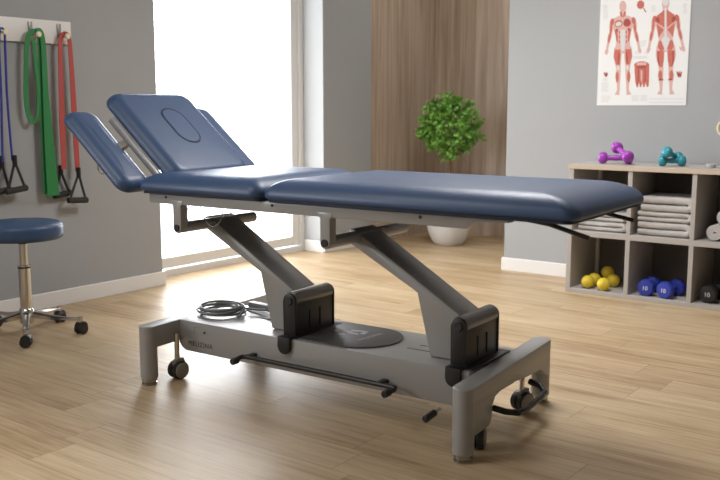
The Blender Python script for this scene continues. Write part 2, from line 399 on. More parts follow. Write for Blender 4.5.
# upper frame
for v0 in (.03, .60):
    r = MB()
    r.prism([(-.0, .762), (1.47, .762), (1.50, .785), (1.62, .792), (1.62, .803), (-.0, .803)], 'y', v0, v0+.045, bevel=.004)
    o = r.build('top_rail', M['paint'], T)
    for u in (.10, .66, 1.30): MB().cyl((u, v0-.002, .790), (u, v0+.01, .790), .006, seg=10).build('rail_bolt', M['black'], o)
for u in (.03, .62, 1.45): MB().box((u-.02, .07, .775), (u+.02, .605, .805), bevel=.003).build('cross_member', M['paint_dark'], T)
DU = .745
for du in (0, DU):
    for v0 in (.028,):
        MB().prism([(.126+du, .78), (.126+du, .768), (.138+du, .756), (.138+du, .670)]+arc((.160+du, .668), .022, 180, 360, 8)+[(.182+du, .756), (.194+du, .768), (.194+du, .78)], 'y', v0, v0+.04, bevel=.003).build('hanger_plate', M['paint'], T)
    t_ = MB().cyl((.160+du, .032, .668), (.160+du, .50 if du == 0 else .58, .668), .0225, seg=20, bevel=.003).build('pivot_tube', M['paint'], T)
    MB().cyl((.160+du, .022, .668), (.160+du, .034, .668), .014, seg=16).build('tube_end_cap', M['black'], t_)
    # lift arm: slanted box tube with a knee, widening down to the base
    poly = arc((.142+du, .668), .029, 55, 235, 8)+[(.430+du, .484), (.487+du, .255), (.625+du, .255), (.625+du, .412)]
    MB().prism(poly, 'y', .225, .375, bevel=.006).build('lift_arm', M['paint'], T)
    # black pivot bracket and its roller
    u0, u1, v0, v1, ub = .605+du*1.007, .660+du*1.007, .158, .422, .628+du
    uc, ur = (u0+u1)/2, (u1-u0)/2
    br = MB().prism([(u0, .255), (u0, .398)]+arc((uc, .398), ur, 180, 0, 8)+[(u1, .255)], 'y', v0+.012, v1-.012, bevel=.002).build('pivot_bracket', M['black_metal'], T)
    for y0, y1 in ((v0, v0+.012), (v1-.012, v1)):
        MB().prism([(u0-.003, .255), (u0-.003, .398)]+arc((uc, .398), ur+.003, 180, 0, 10)+[(u1+.003, .255)], 'y', y0, y1, bevel=.003).build('side_plate', M['black'], br)
    # tongue that hooks over the near edge of the beam
    MB().prism([(u0-.002, .262), (u0-.002, .222)]+arc((uc, .222), ur+.002, 180, 360, 8)+[(u1+.002, .262)], 'y', .118, .1345, bevel=.003).build('hook_tongue', M['black'], br)
    MB().box((u0-.002, .120, .2525), (u1+.002, v0+.02, .262), bevel=.003).build('hook_bridge', M['black'], br)
    MB().cyl((uc, v0+.010, .402), (uc, v1-.010, .402), ur+.004, seg=28, bevel=.003).build('roller', M['roller'], br)
    MB().cyl((uc, v0-.006, .399), (uc, v0+.006, .399), .017, seg=18, bevel=.002).build('pivot_pin', M['black_metal'], br)
    for v in (.255, .325): MB().box((u1+.0, v-.003, .275), (u1+.003, v+.003, .35)).build('slot', M['tyre'], br)
    MB().box((u0-.01, .15, .2525), (u1+(.02 if du == 0 else .035), .455, .2585), bevel=.002).build('bracket_foot', M['black'], br)
# base beam
beam = MB()
beam.prism([(.03, .252), (.03, .172)]+arc((.092, .172), .052, 195, 270, 8)+[(1.44, .119), (1.44, .252)], 'y', .135, .508, bevel=.004)
base = beam.build('base_beam', M['paint'], T)
# end frames: head end straight, foot end arched; each stands square on its two legs
LR = .0365
def end_matrix(u, v, turn): return Matrix.Translation((u, v, 0)) @ Matrix.Rotation(R(turn), 4, 'Z')
def foot_leg(m, v, h=.2522):
    l = MB().lathe([(LR-.003, .026), (LR, .029), (LR, h-.003), (LR-.003, h)], 36, m @ Matrix.Translation((0, v, 0))).build('leg', M['paint'], T)
    MB().lathe([(.029, 0), (.032, .002), (.032, .008), (.028, .010), (.028, .013), (.032, .015), (.032, .027)], 28, m @ Matrix.Translation((0, v, 0))).build('levelling_foot', M['chrome_dark'], l)
def plan(v1): return arc((0, 0), LR, 180, 360, 12)+arc((0, v1), LR, 0, 180, 12)
EA = end_matrix(.018, -.018, 2.0); VA = .755
MB().prism(plan(VA), 'z', .160, .2525, bevel=.004).build('end_frame', M['paint'], T, mtx=EA)
foot_leg(EA, 0); foot_leg(EA, VA)
EB = end_matrix(1.502, -.022, 3.0); VB = .722
MB().prism(plan(VB), 'z', .188, .2525, bevel=.004).build('end_frame', M['paint'], T, mtx=EB)
arch = [(.0, .088), (.128, .088), (.146, .098), (.152, .115), (.156, .150), (.178, .176), (.24, .186), (.34, .182), (.48, .166), (.62, .158), (.660, .140), (.69, .118), (VB, .110), (VB, .19), (0, .19)]
MB().prism(arch, 'x', -LR+.0005, LR-.0005, bevel=.002).build('end_web', M['paint'], T, mtx=EB)
foot_leg(EB, 0); foot_leg(EB, VB)
def caster(u, v, yaw, zt):
    c = MB().cyl((u, v, .07), (u, v, zt), .011, seg=12)
    cs = c.build('caster', M['chrome'], T)
    m = Matrix.Translation((u, v, 0)) @ Matrix.Rotation(yaw, 4, 'Z')
    f = MB()
    f.prism([(-.024, .04), (-.02, .078), (.0, .09), (.028, .088), (.034, .07), (.026, .04)], 'y', -.012, .012, bevel=.003)
    f.build('caster_fork', M['wheel'], cs, mtx=m)
    for y, sg in ((-.0155, -1), (.0155, 1)):
        t_ = MB().lathe([(.010, -.0145), (.032, -.0145), (.0385, -.009), (.0385, .009), (.032, .0145), (.010, .0145)], 32, Matrix.Translation((0.004, y, .0385)) @ Matrix.Rotation(PI/2, 4, 'X'))
        t_.build('caster_tyre', M['tyre'], cs, mtx=m)
        MB().lathe([(.0345, -.003), (.033, .002), (.026, .004), (.010, .005)], 28, Matrix.Translation((0.004, y+sg*.0145, .0385)) @ Matrix.Rotation(-sg*PI/2, 4, 'X')).build('wheel_cover', M['wheel'], cs, mtx=m)
caster(.058, .105, R(82), .20); caster(1.488, .098, R(112), .12); caster(1.455, .545, R(70), .19); caster(.045, .60, R(60), .20)
# foot rail under the near edge of the beam
fr = MB()
fr.tube([(.437, .045, .150), (.437, .078, .157), (.442, .092, .159), (.46, .100, .159), (1.145, .100, .157), (1.163, .098, .157), (1.168, .085, .154), (1.158, .045, .147)], .0095, 12)
fo = fr.build('foot_rail', M['black_metal'], T)
for u, z in ((.437, .150), (1.156, .147)): MB().cyl((u, .034, z), (u, .07, z), .0135, seg=16, bevel=.003).build('rail_grip', M['black'], fo)
for u in (.47, 1.10): MB().box((u-.012, .094, .15), (u+.012, .137, .170), bevel=.002).build('rail_clip', M['black'], fo)
lv = MB().cyl((1.352, .09, .117), (1.352, .045, .114), .006, seg=10).build('brake_lever', M['chrome'], T)
MB().cyl((1.352, .052, .1145), (1.352, -.015, .109), .0125, seg=14, bevel=.003).build('lever_grip', M['black'], lv)
MB().tube([(1.50, .20, .118), (1.545, .205, .112), (1.58, .235, .105), (1.580, .30, .100), (1.572, .44, .100), (1.566, .50, .105), (1.535, .528, .118), (1.49, .535, .126)], .0115, 12).build('brake_pedal_bar', M['black'], T)
# paper roll holder arms at the foot end
for pts in ([(1.66, .09, .799), (1.73, .093, .790), (1.858, .10, .755)], [(1.66, .58, .797), (1.745, .585, .778), (1.838, .60, .757)]):
    MB().tube(pts, .0075, 10).build('roll_holder_arm', M['black'], T)
# oval instruction plate on the beam with its emblem and lettering
plate = MB().prism([(.66, .152), (.865, .152)]+arc((.868, .318), .166, -90, 90, 18)+[(.66, .484)], 'z', .2525, .2575, bevel=.002).build('step_plate', M['plate'], T)
e = MB()
for u, v, su, sv in ((.74, .35, .02, .055), (.765, .35, .05, .02), (.80, .375, .026, .022), (.83, .385, .034, .018), (.815, .335, .036, .018), (.85, .36, .014, .03), (.785, .30, .02, .018)):
    e.prism([(u+su*x, v+sv*y) for x, y in oval(1.6, .9, 5)], 'z', .2576, .2580)
e.build('emblem', M['ink_light'], plate)
text_mesh('MEUZINA', .030, M['faint'], 'plate_lettering', plate, Matrix.Translation((.905, .255, .2578)) @ Matrix.Rotation(R(84), 4, 'Z'), .0003, 1.15)
for a, b in (((.298, .345), (.432, .351)), ((1.10, .283), (1.225, .289)), ((1.12, .345), (1.19, .350)), ((.57, .515), (.62, .520))):
    MB().box((a[0], a[1], .2522), (b[0], b[1], .2529)).build('beam_slot', M['tyre'], T)
text_mesh('MEUZINA', .030, M['ink'], 'maker_lettering', T, Matrix.Translation((.098, .1345, .147)) @ Matrix.Rotation(PI/2, 4, 'X'), .0005, 1.12)
lg = MB()
lg.prism([(.133, .232), (.168, .232), (.168, .229), (.136, .229), (.136, .206), (.133, .206)], 'y', .1340, .1348).build('maker_emblem', M['paint_dark'], T)
MB().cyl((.195, .131, .2135), (.195, .136, .2135), .0045, seg=12).build('status_light', M['black'], T)
# loose control wires below the head rail
for pts in ([(.165, .10, .77), (.145, .10, .72), (.155, .10, .68), (.185, .10, .66)], [(.215, .10, .77), (.24, .10, .71), (.285, .10, .675), (.33, .10, .70), (.35, .10, .765)]):
    cp = []
    P = [Vector(p) for p in pts]; P = [P[0]]+P+[P[-1]]
    for i in range(1, len(P)-2):
        for k in range(8):
            t = k/8; a, b, c, d = P[i-1:i+3]
            cp.append(.5*((2*b)+(c-a)*t+(2*a-5*b+4*c-d)*t*t+(3*b-a-3*c+d)*t**3))
    MB().tube(cp+[P[-1]], .0019, 6).build('control_wire', M['cable'], T)

# power cable coiled on the base
c = thing('power_cable', 'grey power cable coiled on the head end of the table base', 'cable', (-2.941+.118*math.cos(BR)-.320*math.sin(BR), 2.401+.118*math.sin(BR)+.320*math.cos(BR), .2525), BR)
pts = []
N = 260
for i in range(N):
    a = 2*PI*6*i/N
    r = .090+.010*math.sin(a*.37+1)+.006*math.sin(a*.83)
    pts.append((r*math.cos(a)*1.02+.01*math.sin(a*.21), r*math.sin(a)+.008*math.cos(a*.31), .0055+.0085*(a/(2*PI))*.62+.002*math.sin(a*1.7)))
x0, y0, z0 = pts[-1]
pts += [(x0-.0, y0+.02, z0-.002), (x0+.005, y0+.05, z0-.01), (x0+.03, y0+.085, .02), (x0+.055, .105, .016)]
MB().tube(pts, .0050, 8).build('cord', M['cable'], c)
MB().tube([(.10, .0, .04), (.125, .01, .045), (.14, -.005, .035), (.135, -.03, .012), (.125, -.035, .006)], .006, 8).build('cable_tie_end', M['cable'], c)
MB().tube([(.10, .06, .015), (.2, .05, .006), (.28, .02, .006), (.35, .0, .006)], .0045, 8).build('lead', M['cable'], c)
MB().prism(rrect(-.075, -.017, .075, .017, .012, 4), 'z', 0, .028, bevel=.004).build('plug', M['cable'], c, mtx=Matrix.Translation((.105, .150, .002)) @ Matrix.Rotation(R(-6), 4, 'Z'))

# ------------------------------------------------------------------ stool
S = thing('rolling_stool', 'round navy blue rolling stool with chrome five-star base by the left wall', 'stool', (-4.089, 2.560, 0))
MB().lathe([(.001, .494), (.170, .494), (.188, .497), (.198, .507), (.2, .520), (.2, .556), (.195, .570), (.18, .580), (.15, .585), (.001, .588)], 48, caps=False).build('seat', M['navy'], S, ang=70)
MB().lathe([(.06, .484), (.06, .496), (.026, .496), (.026, .47), (.024, .47)], 24, caps=False).build('seat_mount', M['black'], S)
MB().lathe([(.0205, .355), (.0205, .495)], 24).build('gas_piston', M['chrome'], S)
MB().lathe([(.029, .100), (.029, .348), (.031, .350), (.031, .358), (.021, .360)], 24).build('column', M['chrome'], S)
MB().lathe([(.0315, .345), (.0315, .353)], 24).build('collar', M['black'], S)
MB().lathe([(.026, .055), (.034, .062), (.038, .085), (.040, .115), (.033, .135), (.029, .138)], 24).build('hub', M['chrome'], S)
MB().tube([(0, -.03, .495), (.0, -.10, .488), (0, -.16, .482), (0, -.19, .486)], .005, 8).build('height_lever', M['black'], S, mtx=Matrix.Rotation(R(-62), 4, 'Z'))
for k in range(5):
    m = Matrix.Rotation(R(-34+72*k), 4, 'Z')
    l = MB()
    rows = []
    for t in range(7):
        f = t/6; x = .025+.25*f; wd = .019-.006*f; zt = .122-.038*f-.008*math.sin(f*PI); zb = .085-.016*f+.0*f
        rows.append([l.bm.verts.new((x, y, z)) for y, z in ((-wd, zb), (wd, zb), (wd, zt-.006), (wd*.6, zt), (-wd*.6, zt), (-wd, zt-.006))])
    for a, b in zip(rows, rows[1:]):
        for i in range(6): l.bm.faces.new((a[i], a[(i+1) % 6], b[(i+1) % 6], b[i]))
    l.bm.faces.new(rows[0][::-1]); l.bm.faces.new(rows[-1])
    l.cyl((.272, 0, .062), (.272, 0, .088), .013, seg=14)
    lo = l.build('leg', M['chrome'], S, mtx=m)
    yaw = random.uniform(-.6, .6) if k != 1 else -.5
    cm = m @ Matrix.Translation((.275, 0, 0)) @ Matrix.Rotation(yaw+PI/2, 4, 'Z')
    cf = MB().prism([(-.024, .03), (-.022, .05), (-.01, .062), (.012, .064), (.026, .05), (.022, .03)], 'y', -.024, .024, bevel=.003)
    cf.build('caster_hood', M['black'], lo, mtx=cm)
    wm = MB()
    for y in (-.016, .016): wm.lathe([(.006, -.009), (.024, -.009), (.0275, -.006), (.0275, .006), (.024, .009), (.006, .009)], 24, Matrix.Translation((0, y, .0275)) @ Matrix.Rotation(PI/2, 4, 'X'))
    wm.build('caster_wheel', M['tyre'], lo, mtx=cm)

# ------------------------------------------------------------------ hook board and bands on the left wall
HB = thing('hook_board', 'white wall board with hooks and round pegs for exercise bands', 'hook rail', (XW, 2.5, 1.51))
MB().box((0, -.35, 0), (.018, .714, .128), bevel=.002).build('board', M['trim'], HB)
for y in (.250, .450, .632): 
    MB().box((.018, y-.012, .035), (.024, y+.012, .112), bevel=.001).build('hook_plate', M['paint_dark'], HB)
for y in (.268, .468, .652):
    MB().lathe([(.009, 0), (.009, .045), (.015, .047), (.016, .056), (.012, .060)], 16, Matrix.Translation((.018, y, .042)) @ Matrix.Rotation(PI/2, 4, 'Y')).build('peg', M['cream'], HB)
XH = XW+.045
def smooth_path(P, k=6):
    P = [Vector(p) for p in P]; P = [P[0]]+P+[P[-1]]; out = []
    for i in range(1, len(P)-2):
        for j in range(k):
            t = j/k; a, b, c, d = P[i-1:i+3]
            out.append(.5*((2*b)+(c-a)*t+(2*a-5*b+4*c-d)*t*t+(3*b-a-3*c+d)*t**3))
    return out+[P[-1]]
def smooth_w(Wd, k=6):
    out = []
    for a, b in zip(Wd, Wd[1:]):
        out += [a+(b-a)*j/k for j in range(k)]
    return out+[Wd[-1]]
def handle(root, apex, gl, gr, x, nm='handle'):
    """webbing triangle with a foam grip"""
    a, l, r = Vector((x, *apex)), Vector((x+.005, *gl)), Vector((x+.005, *gr))
    h = MB()
    h.tube([a+Vector((0, 0, .01)), l], .0085, 8, flat=.5); h.tube([a+Vector((0, 0, .01)), r], .0085, 8, flat=.5)
    h.cyl(a+Vector((0, 0, -.015)), a+Vector((0, 0, .045)), .013, seg=12, bevel=.002)
    ho = h.build(nm, M['black'], root)
    d = (r-l).normalized()
    MB().cyl(l-d*.012, r+d*.012, .0175, seg=16, bevel=.004).build('foam_grip', M['foam'], ho)
bt = thing('resistance_tube', 'thin blue resistance tube hanging from the board with two black handles', 'exercise band', (XH, 2.755, .675))
def rel(root, pts): return [Vector(p)-root.location for p in pts]
tb = MB()
tb.tube(rel(bt, smooth_path([(XH, 2.722, .86), (XH, 2.737, 1.19), (XH, 2.741, 1.45), (XH, 2.746, 1.55), (XH, 2.763, 1.572), (XH, 2.778, 1.55), (XH, 2.776, 1.45), (XH, 2.772, 1.19), (XH, 2.782, .865)])), .0065, 8)
tb.build('tube', M['blue_tube'], bt)
q = bt.location
handle(bt, (2.722-q.y, .850-q.z), (2.662-q.y, .695-q.z), (2.755-q.y, .708-q.z), -.008)
handle(bt, (2.782-q.y, .850-q.z), (2.728-q.y, .700-q.z), (2.834-q.y, .713-q.z), .022)
gb = thing('resistance_band', 'wide green flat resistance band looped over the middle peg', 'exercise band', (XH, 2.97, .65))
g = MB()
def rib(m, root, P, Wd, th=.004, n=(1, 0, 0), k=6): m.ribbon(rel(root, smooth_path(P, k)), smooth_w(Wd, k), n, th)
x = XH-.006
rib(g, gb, [(x+.012, 2.972, 1.568), (x+.012, 2.93, 1.560), (x+.01, 2.905, 1.49), (x+.004, 2.888, 1.25), (x+.004, 2.892, 1.13), (x+.008, 2.917, 1.072), (x+.012, 2.948, 1.115), (x+.014, 2.960, 1.25), (x+.012, 2.95, 1.44), (x+.012, 2.945, 1.53)], [.026, .028, .028, .028, .026, .022, .020, .022, .024, .022])
rib(g, gb, [(x+.017, 2.962, 1.572), (x+.018, 2.99, 1.567), (x+.018, 3.002, 1.49), (x+.018, 3.002, 1.25), (x+.018, 3.008, .95), (x+.018, 3.020, .655)], [.026, .028, .030, .036, .060, .082])
rib(g, gb, [(x+.010, 2.965, 1.57), (x+.008, 2.985, 1.55), (x+.006, 2.990, 1.45), (x+.006, 2.985, 1.25), (x+.006, 2.992, .95), (x+.004, 2.998, .668)], [.026, .028, .03, .034, .05, .066])
g.build('band', M['green_band'], gb, ang=50)
rb = thing('resistance_strap', 'red resistance strap hanging over the right peg with two black handles', 'exercise band', (XH, 3.15, .60))
g = MB()
rib(g, rb, [(x+.012, 3.101, .80), (x+.012, 3.104, 1.08), (x+.012, 3.112, 1.42), (x+.012, 3.120, 1.535), (x+.014, 3.140, 1.566), (x+.014, 3.150, 1.568)], [.030, .036, .028, .026, .024, .022])
rib(g, rb, [(x+.018, 3.145, 1.568), (x+.018, 3.160, 1.564), (x+.018, 3.172, 1.535), (x+.018, 3.178, 1.42), (x+.018, 3.184, 1.08), (x+.018, 3.188, .785)], [.022, .024, .026, .028, .036, .030])
g.build('strap', M['red_band'], rb)
q = rb.location
handle(rb, (3.099-q.y, .779-q.z), (3.052-q.y, .650-q.z), (3.146-q.y, .660-q.z), -.022)
handle(rb, (3.184-q.y, .763-q.z), (3.112-q.y, .622-q.z), (3.222-q.y, .615-q.z), .026)

# ------------------------------------------------------------------ potted tree
PT = thing('potted_topiary', 'ball-shaped green boxwood topiary in a white pot by the timber wall', 'potted plant', (-3.985, 6.5, 0))
MB().lathe([(.001, 0), (.105, 0), (.120, .01), (.150, .05), (.178, .12), (.195, .20), (.202, .28), (.204, .30), (.192, .30), (.187, .285), (.001, .285)], 40, caps=False).build('pot', M['pot'], PT, ang=50)
MB().lathe([(.001, .288), (.186, .286)], 30, caps=False).build('soil', M['soil'], PT)
MB().tube([(.0, 0, .28), (.008, .0, .45), (-.006, .004, .6), (.004, 0, .75), (.01, .01, .92)], [.017, .014, .013, .013, .010], 10).build('trunk', M['bark'], PT)
br_ = MB()
for i in range(16):
    a = random.uniform(0, 2*PI); el = random.uniform(-.5, 1.3); L = random.uniform(.13, .2)
    d = Vector((math.cos(a)*math.cos(el), math.sin(a)*math.cos(el), math.sin(el)))
    p0 = Vector((.004, 0, random.uniform(.74, .92)))
    br_.tube([p0, p0+d*L*.5+Vector((0, 0, .02)), p0+d*L], [.005, .004, .002], 6)
br_.build('branches', M['bark'], PT)
fo = MB(); co = Vector((0, 0, .985))
def leaf(m, p, d, size):
    d = d.normalized(); sd = d.cross(Vector((random.uniform(-1, 1), random.uniform(-1, 1), random.uniform(-.3, 1)))).normalized(); nn = sd.cross(d).normalized()
    L, W = size, size*.34
    tip = p+d*L-nn*L*.12
    vs = [m.bm.verts.new(q) for q in (p, p+d*L*.35+sd*W-nn*.1*W, p+d*L*.75+sd*W*.8, tip, p+d*L*.75-sd*W*.8, p+d*L*.35-sd*W-nn*.1*W, p+d*L*.5+nn*L*.08)]
    for i in range(6): m.bm.faces.new((vs[i], vs[(i+1) % 6], vs[6]))
for i in range(420):
    u_ = random.uniform(-1, 1); a = random.uniform(0, 2*PI)
    d = Vector((math.sqrt(1-u_*u_)*math.cos(a), math.sqrt(1-u_*u_)*math.sin(a), u_))
    nz = noise.noise(d*2.6+Vector((3, 1, 2)))
    rad = .226*(1+.16*nz+random.uniform(-.10, .06))
    if random.random() < .10: rad *= random.uniform(1.05, 1.18)
    if random.random() < .35: rad *= random.uniform(.6, .9)
    p = co+Vector((d.x*rad*1.03, d.y*rad*1.03, d.z*rad*.98))
    gd = (d+Vector((random.uniform(-.7, .7), random.uniform(-.7, .7), random.uniform(-.1, .9)))).normalized()
    for k in range(7):      # a short twig of paired leaves
        q = p+gd*.012*(k-3)
        ld = (gd*.5+Vector((random.uniform(-1, 1), random.uniform(-1, 1), random.uniform(-.7, 1)))).normalized()
        leaf(fo, q, ld, random.uniform(.028, .044))
for k in range(16): leaf(fo, co+Vector((-.02+.02*random.uniform(-1, 1), -.05+.02*random.uniform(-1, 1), .20+.006*k)), Vector((random.uniform(-1, 1), random.uniform(-1, 1), .5)), .04)
fo.build('foliage', M['leaf'], PT, smooth=False)

# ------------------------------------------------------------------ anatomy poster
PO = thing('anatomy_poster', 'white wall poster of two red muscle figures, front and back view', 'poster', (-2.0845, YW, 1.166))
PO_o = PO.location
MB().box((-.2885, -.004, 0), (.2885, -.0005, .84)).build('sheet', M['paper'], PO)
def pp(cx, cy):            # picture coordinates of the sheet -> sheet plane
    px = 595+cx/7.2; py = cy/7.2
    xl = 597+4*(1-py/105.5); xr = 686+6*(1-py/105.5)
    return (-.2885+.577*(px-xl)/(xr-xl), (105.5-py)*.00632)
class Print:
    def __init__(s, layer): s.m = MB(); s.y = -.0042-.00035*layer; s.k = 0
    def poly(s, pts):
        s.k += 1; y = s.y-.000004*s.k
        q = [pp(*p) for p in pts]
        s.m.face([(a, y, b) for a, b in q]); return s
    def ell(s, cx, cy, rx, ry, rot=0, n=14):
        c, d = math.cos(R(rot)), math.sin(R(rot))
        return s.poly([(cx+rx*math.cos(t)*c-ry*math.sin(t)*d, cy+rx*math.cos(t)*d+ry*math.sin(t)*c) for t in [2*PI*i/n for i in range(n)]])
    def limb(s, pts):       # (x, y, half width)
        L = [(x-w_, y) for x, y, w_ in pts]; Rr = [(x+w_, y) for x, y, w_ in pts]
        return s.poly(L+Rr[::-1])
    def build(s, name, m, parent=PO):
        bm = s.m.bm
        o = s.m.build(name, m, parent, smooth=False); return o
def figure(cx, back):
    f = Print(1)
    f.ell(cx, 50, 26, 42)
    f.poly([(cx-17, 75), (cx-22, 112), (cx-72, 132), (cx-88, 165), (cx-72, 200), (cx-60, 235), (cx-48, 290), (cx-58, 345), (cx-50, 385), (cx+50, 385), (cx+58, 345), (cx+48, 290), (cx+60, 235), (cx+72, 200), (cx+88, 165), (cx+72, 132), (cx+22, 112), (cx+17, 75)])
    for s_ in (-1, 1):
        f.limb([(cx+s_*78, 135, 10), (cx+s_*86, 175, 16), (cx+s_*90, 225, 13), (cx+s_*100, 265, 15), (cx+s_*112, 320, 9), (cx+s_*118, 345, 9)])
        f.ell(cx+s_*122, 365, 12, 24, -s_*15)
        f.limb([(cx+s_*36, 340, 28), (cx+s_*40, 410, 30), (cx+s_*36, 470, 19), (cx+s_*33, 505, 16), (cx+s_*38, 550, 19), (cx+s_*34, 610, 11), (cx+s_*34, 655, 9)])
        f.poly([(cx+s_*26, 650), (cx+s_*44, 650), (cx+s_*62, 680), (cx+s_*26, 684)])
    o = f.build('back_view_figure' if back else 'front_view_figure', M['flesh'])
    m = Print(2); k = Print(3); t = Print(4)
    for s_ in (-1, 1):
        m.ell(cx+s_*80, 155, 15, 26, -s_*12)
        m.ell(cx+s_*88, 205, 9, 34, -s_*5)
        m.ell(cx+s_*101, 268, 9, 38, -s_*12)
        if back:
            m.poly([(cx+s_*6, 90), (cx+s_*60, 130), (cx+s_*66, 175), (cx+s_*10, 215)])
            m.poly([(cx+s_*62, 185), (cx+s_*52, 285), (cx+s_*12, 230)])
            m.ell(cx+s_*32, 340, 24, 36, s_*8)
            m.limb([(cx+s_*38, 375, 25), (cx+s_*38, 440, 24), (cx+s_*34, 490, 9)])
            m.ell(cx+s_*38, 548, 13, 36, 0)
            k.limb([(cx+s_*32, 572, 16), (cx+s_*34, 584, 15)])
            k.ell(cx+s_*56, 160, 14, 22, s_*20)
            k.limb([(cx+s_*50, 380, 4), (cx+s_*52, 440, 5), (cx+s_*44, 480, 3)])
        else:
            m.ell(cx+s_*32, 170, 30, 26, s_*10)
            m.poly([(cx+s_*62, 210), (cx+s_*48, 300), (cx+s_*36, 300), (cx+s_*40, 215)])
            m.limb([(cx+s_*40, 355, 22), (cx+s_*43, 410, 24), (cx+s_*36, 465, 13)])
            m.ell(cx+s_*42, 552, 11, 40, 0)
            m.ell(cx+s_*12, 105, 8, 22, s_*20)
            k.limb([(cx+s_*26, 375, 4), (cx+s_*32, 420, 6), (cx+s_*30, 460, 3)])
            k.ell(cx+s_*44, 215, 8, 12)
            t.ell(cx+s_*34, 488, 10, 16)
            for j in range(3): m.ell(cx+s_*26, 232+j*34, 5, 12)
    if back:
        t.poly([(cx, 265), (cx-32, 300), (cx-10, 360), (cx, 385), (cx+10, 360), (cx+32, 300)])
        t.limb([(cx, 80, 8), (cx, 200, 5), (cx, 270, 8)])
        t.ell(cx, 40, 22, 26)
    else:
        k.ell(cx+30, 165, 26, 28)
        t.limb([(cx, 215, 18), (cx, 290, 18), (cx, 365, 12)]); t.ell(cx-32, 172, 22, 16, -10)
    m.build('muscles', M['muscle'], o); k.build('deep_muscles', M['muscle_dark'], o); t.build('tendons', M['tendon'], o)
figure(211, False); figure(519, True)
f = Print(2)
f.ell(347, 470, 54, 26)
for x_, w_ in ((312, 16), (336, 15), (360, 15), (386, 16)): f.limb([(x_, 465, w_), (x_, 520, w_*.95), (x_+2, 590, w_*.75), (x_+4, 628, 5)])
o = f.build('muscle_group_detail', M['muscle'])
f = Print(3)
for x_ in (324, 348, 373): f.limb([(x_, 490, 3), (x_, 560, 4), (x_, 610, 2)])
f.ell(347, 484, 40, 7); f.build('detail_shading', M['muscle_dark'], o)
f = Print(4)
for x_ in (325, 347, 370): f.ell(x_, 462, 13, 12)
f.limb([(347, 505, 6), (347, 560, 7), (347, 590, 4)]); f.build('detail_tendons', M['flesh'], o)
f = Print(2); f.ell(341, 46, 27, 30); f.poly([(355, 66), (366, 72), (384, 98), (374, 102)]); f.build('heart_detail', M['muscle'])
for nm, x_, y_, r_ in (('hand_detail', 84, 530, 16), ('hand_detail', 612, 540, 20), ('joint_detail', 88, 372, 13), ('joint_detail', 625, 362, 13)):
    f = Print(2)
    for k in range(4): f.ell(x_-r_*.6+k*r_*.4, y_+(k % 2)*5, r_*.22, r_*1.1, (k-1.5)*9)
    f.build(nm, M['muscle_dark' if nm == 'hand_detail' else 'flesh'])
f = Print(1)
for x0, x1, ys in ((62, 105, range(30, 130, 9)), (420, 452, range(60, 100, 9)), (640, 668, range(60, 130, 9)), (50, 108, range(590, 660, 9)), (50, 120, range(690, 740, 10)), (275, 330, range(688, 730, 9)), (340, 392, range(688, 730, 9)), (290, 400, range(408, 424, 7)), (300, 330, range(372, 392, 8)), (370, 400, range(372, 392, 8)), (400, 640, (712, 738)), (330, 390, range(300, 340, 9)), (62, 100, range(560, 575, 7))):
    for y_ in ys:
        e_ = x1-random.uniform(0, .3)*(x1-x0) if x1-x0 < 150 else x1
        f.poly([(x0, y_), (e_, y_), (e_, y_+2.6), (x0, y_+2.6)])
f.build('caption_lines', M['print_line'])

# ------------------------------------------------------------------ cube shelf
SX, SY, SZ = -2.352, 5.25, .805
CP, PTH = .3775, .027
NC = 3
SH = thing('cube_shelf', 'grey open cube shelf unit, two rows, standing against the right wall', 'shelf', (SX, SY, 0))
D = YW-.02-SY
Wd = NC*CP+PTH
def panel(name, lo, hi):
    o = MB().box(lo, hi, bevel=.0015, seg=1).build(name, M['shelf'], SH); return o
panel('side_panel', (0, .002, 0), (.031, D, SZ-.028)); panel('side_panel', (Wd-.031, .002, 0), (Wd, D, SZ-.028))
panel('top_board', (-.004, 0, SZ-.028), (Wd+.004, D, SZ))
panel('bottom_board', (.031, .002, 0.0), (Wd-.031, D, .026))
panel('middle_board', (.031, .004, .360), (Wd-.031, D-.012, .394))
for k in range(1, NC):
    panel('divider', (k*CP, .003, .026), (k*CP+PTH, D-.012, .360)); panel('divider', (k*CP, .003, .394), (k*CP+PTH, D-.012, SZ-.028))
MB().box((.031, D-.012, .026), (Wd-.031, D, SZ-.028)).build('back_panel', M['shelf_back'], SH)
MB().box((.031, D-.034, .026), (.050, D-.013, .36)).box((.031, D-.034, .394), (.050, D-.013, SZ-.028)).build('light_leak_strip', M['trim'], SH)  # pale strip stands in for light leaking at the back corner
MB().box((-.006, -.003, SZ-.027), (Wd+.006, .0, SZ-.001)).build('oak_edge_strip', M['shelf_edge'], SH)
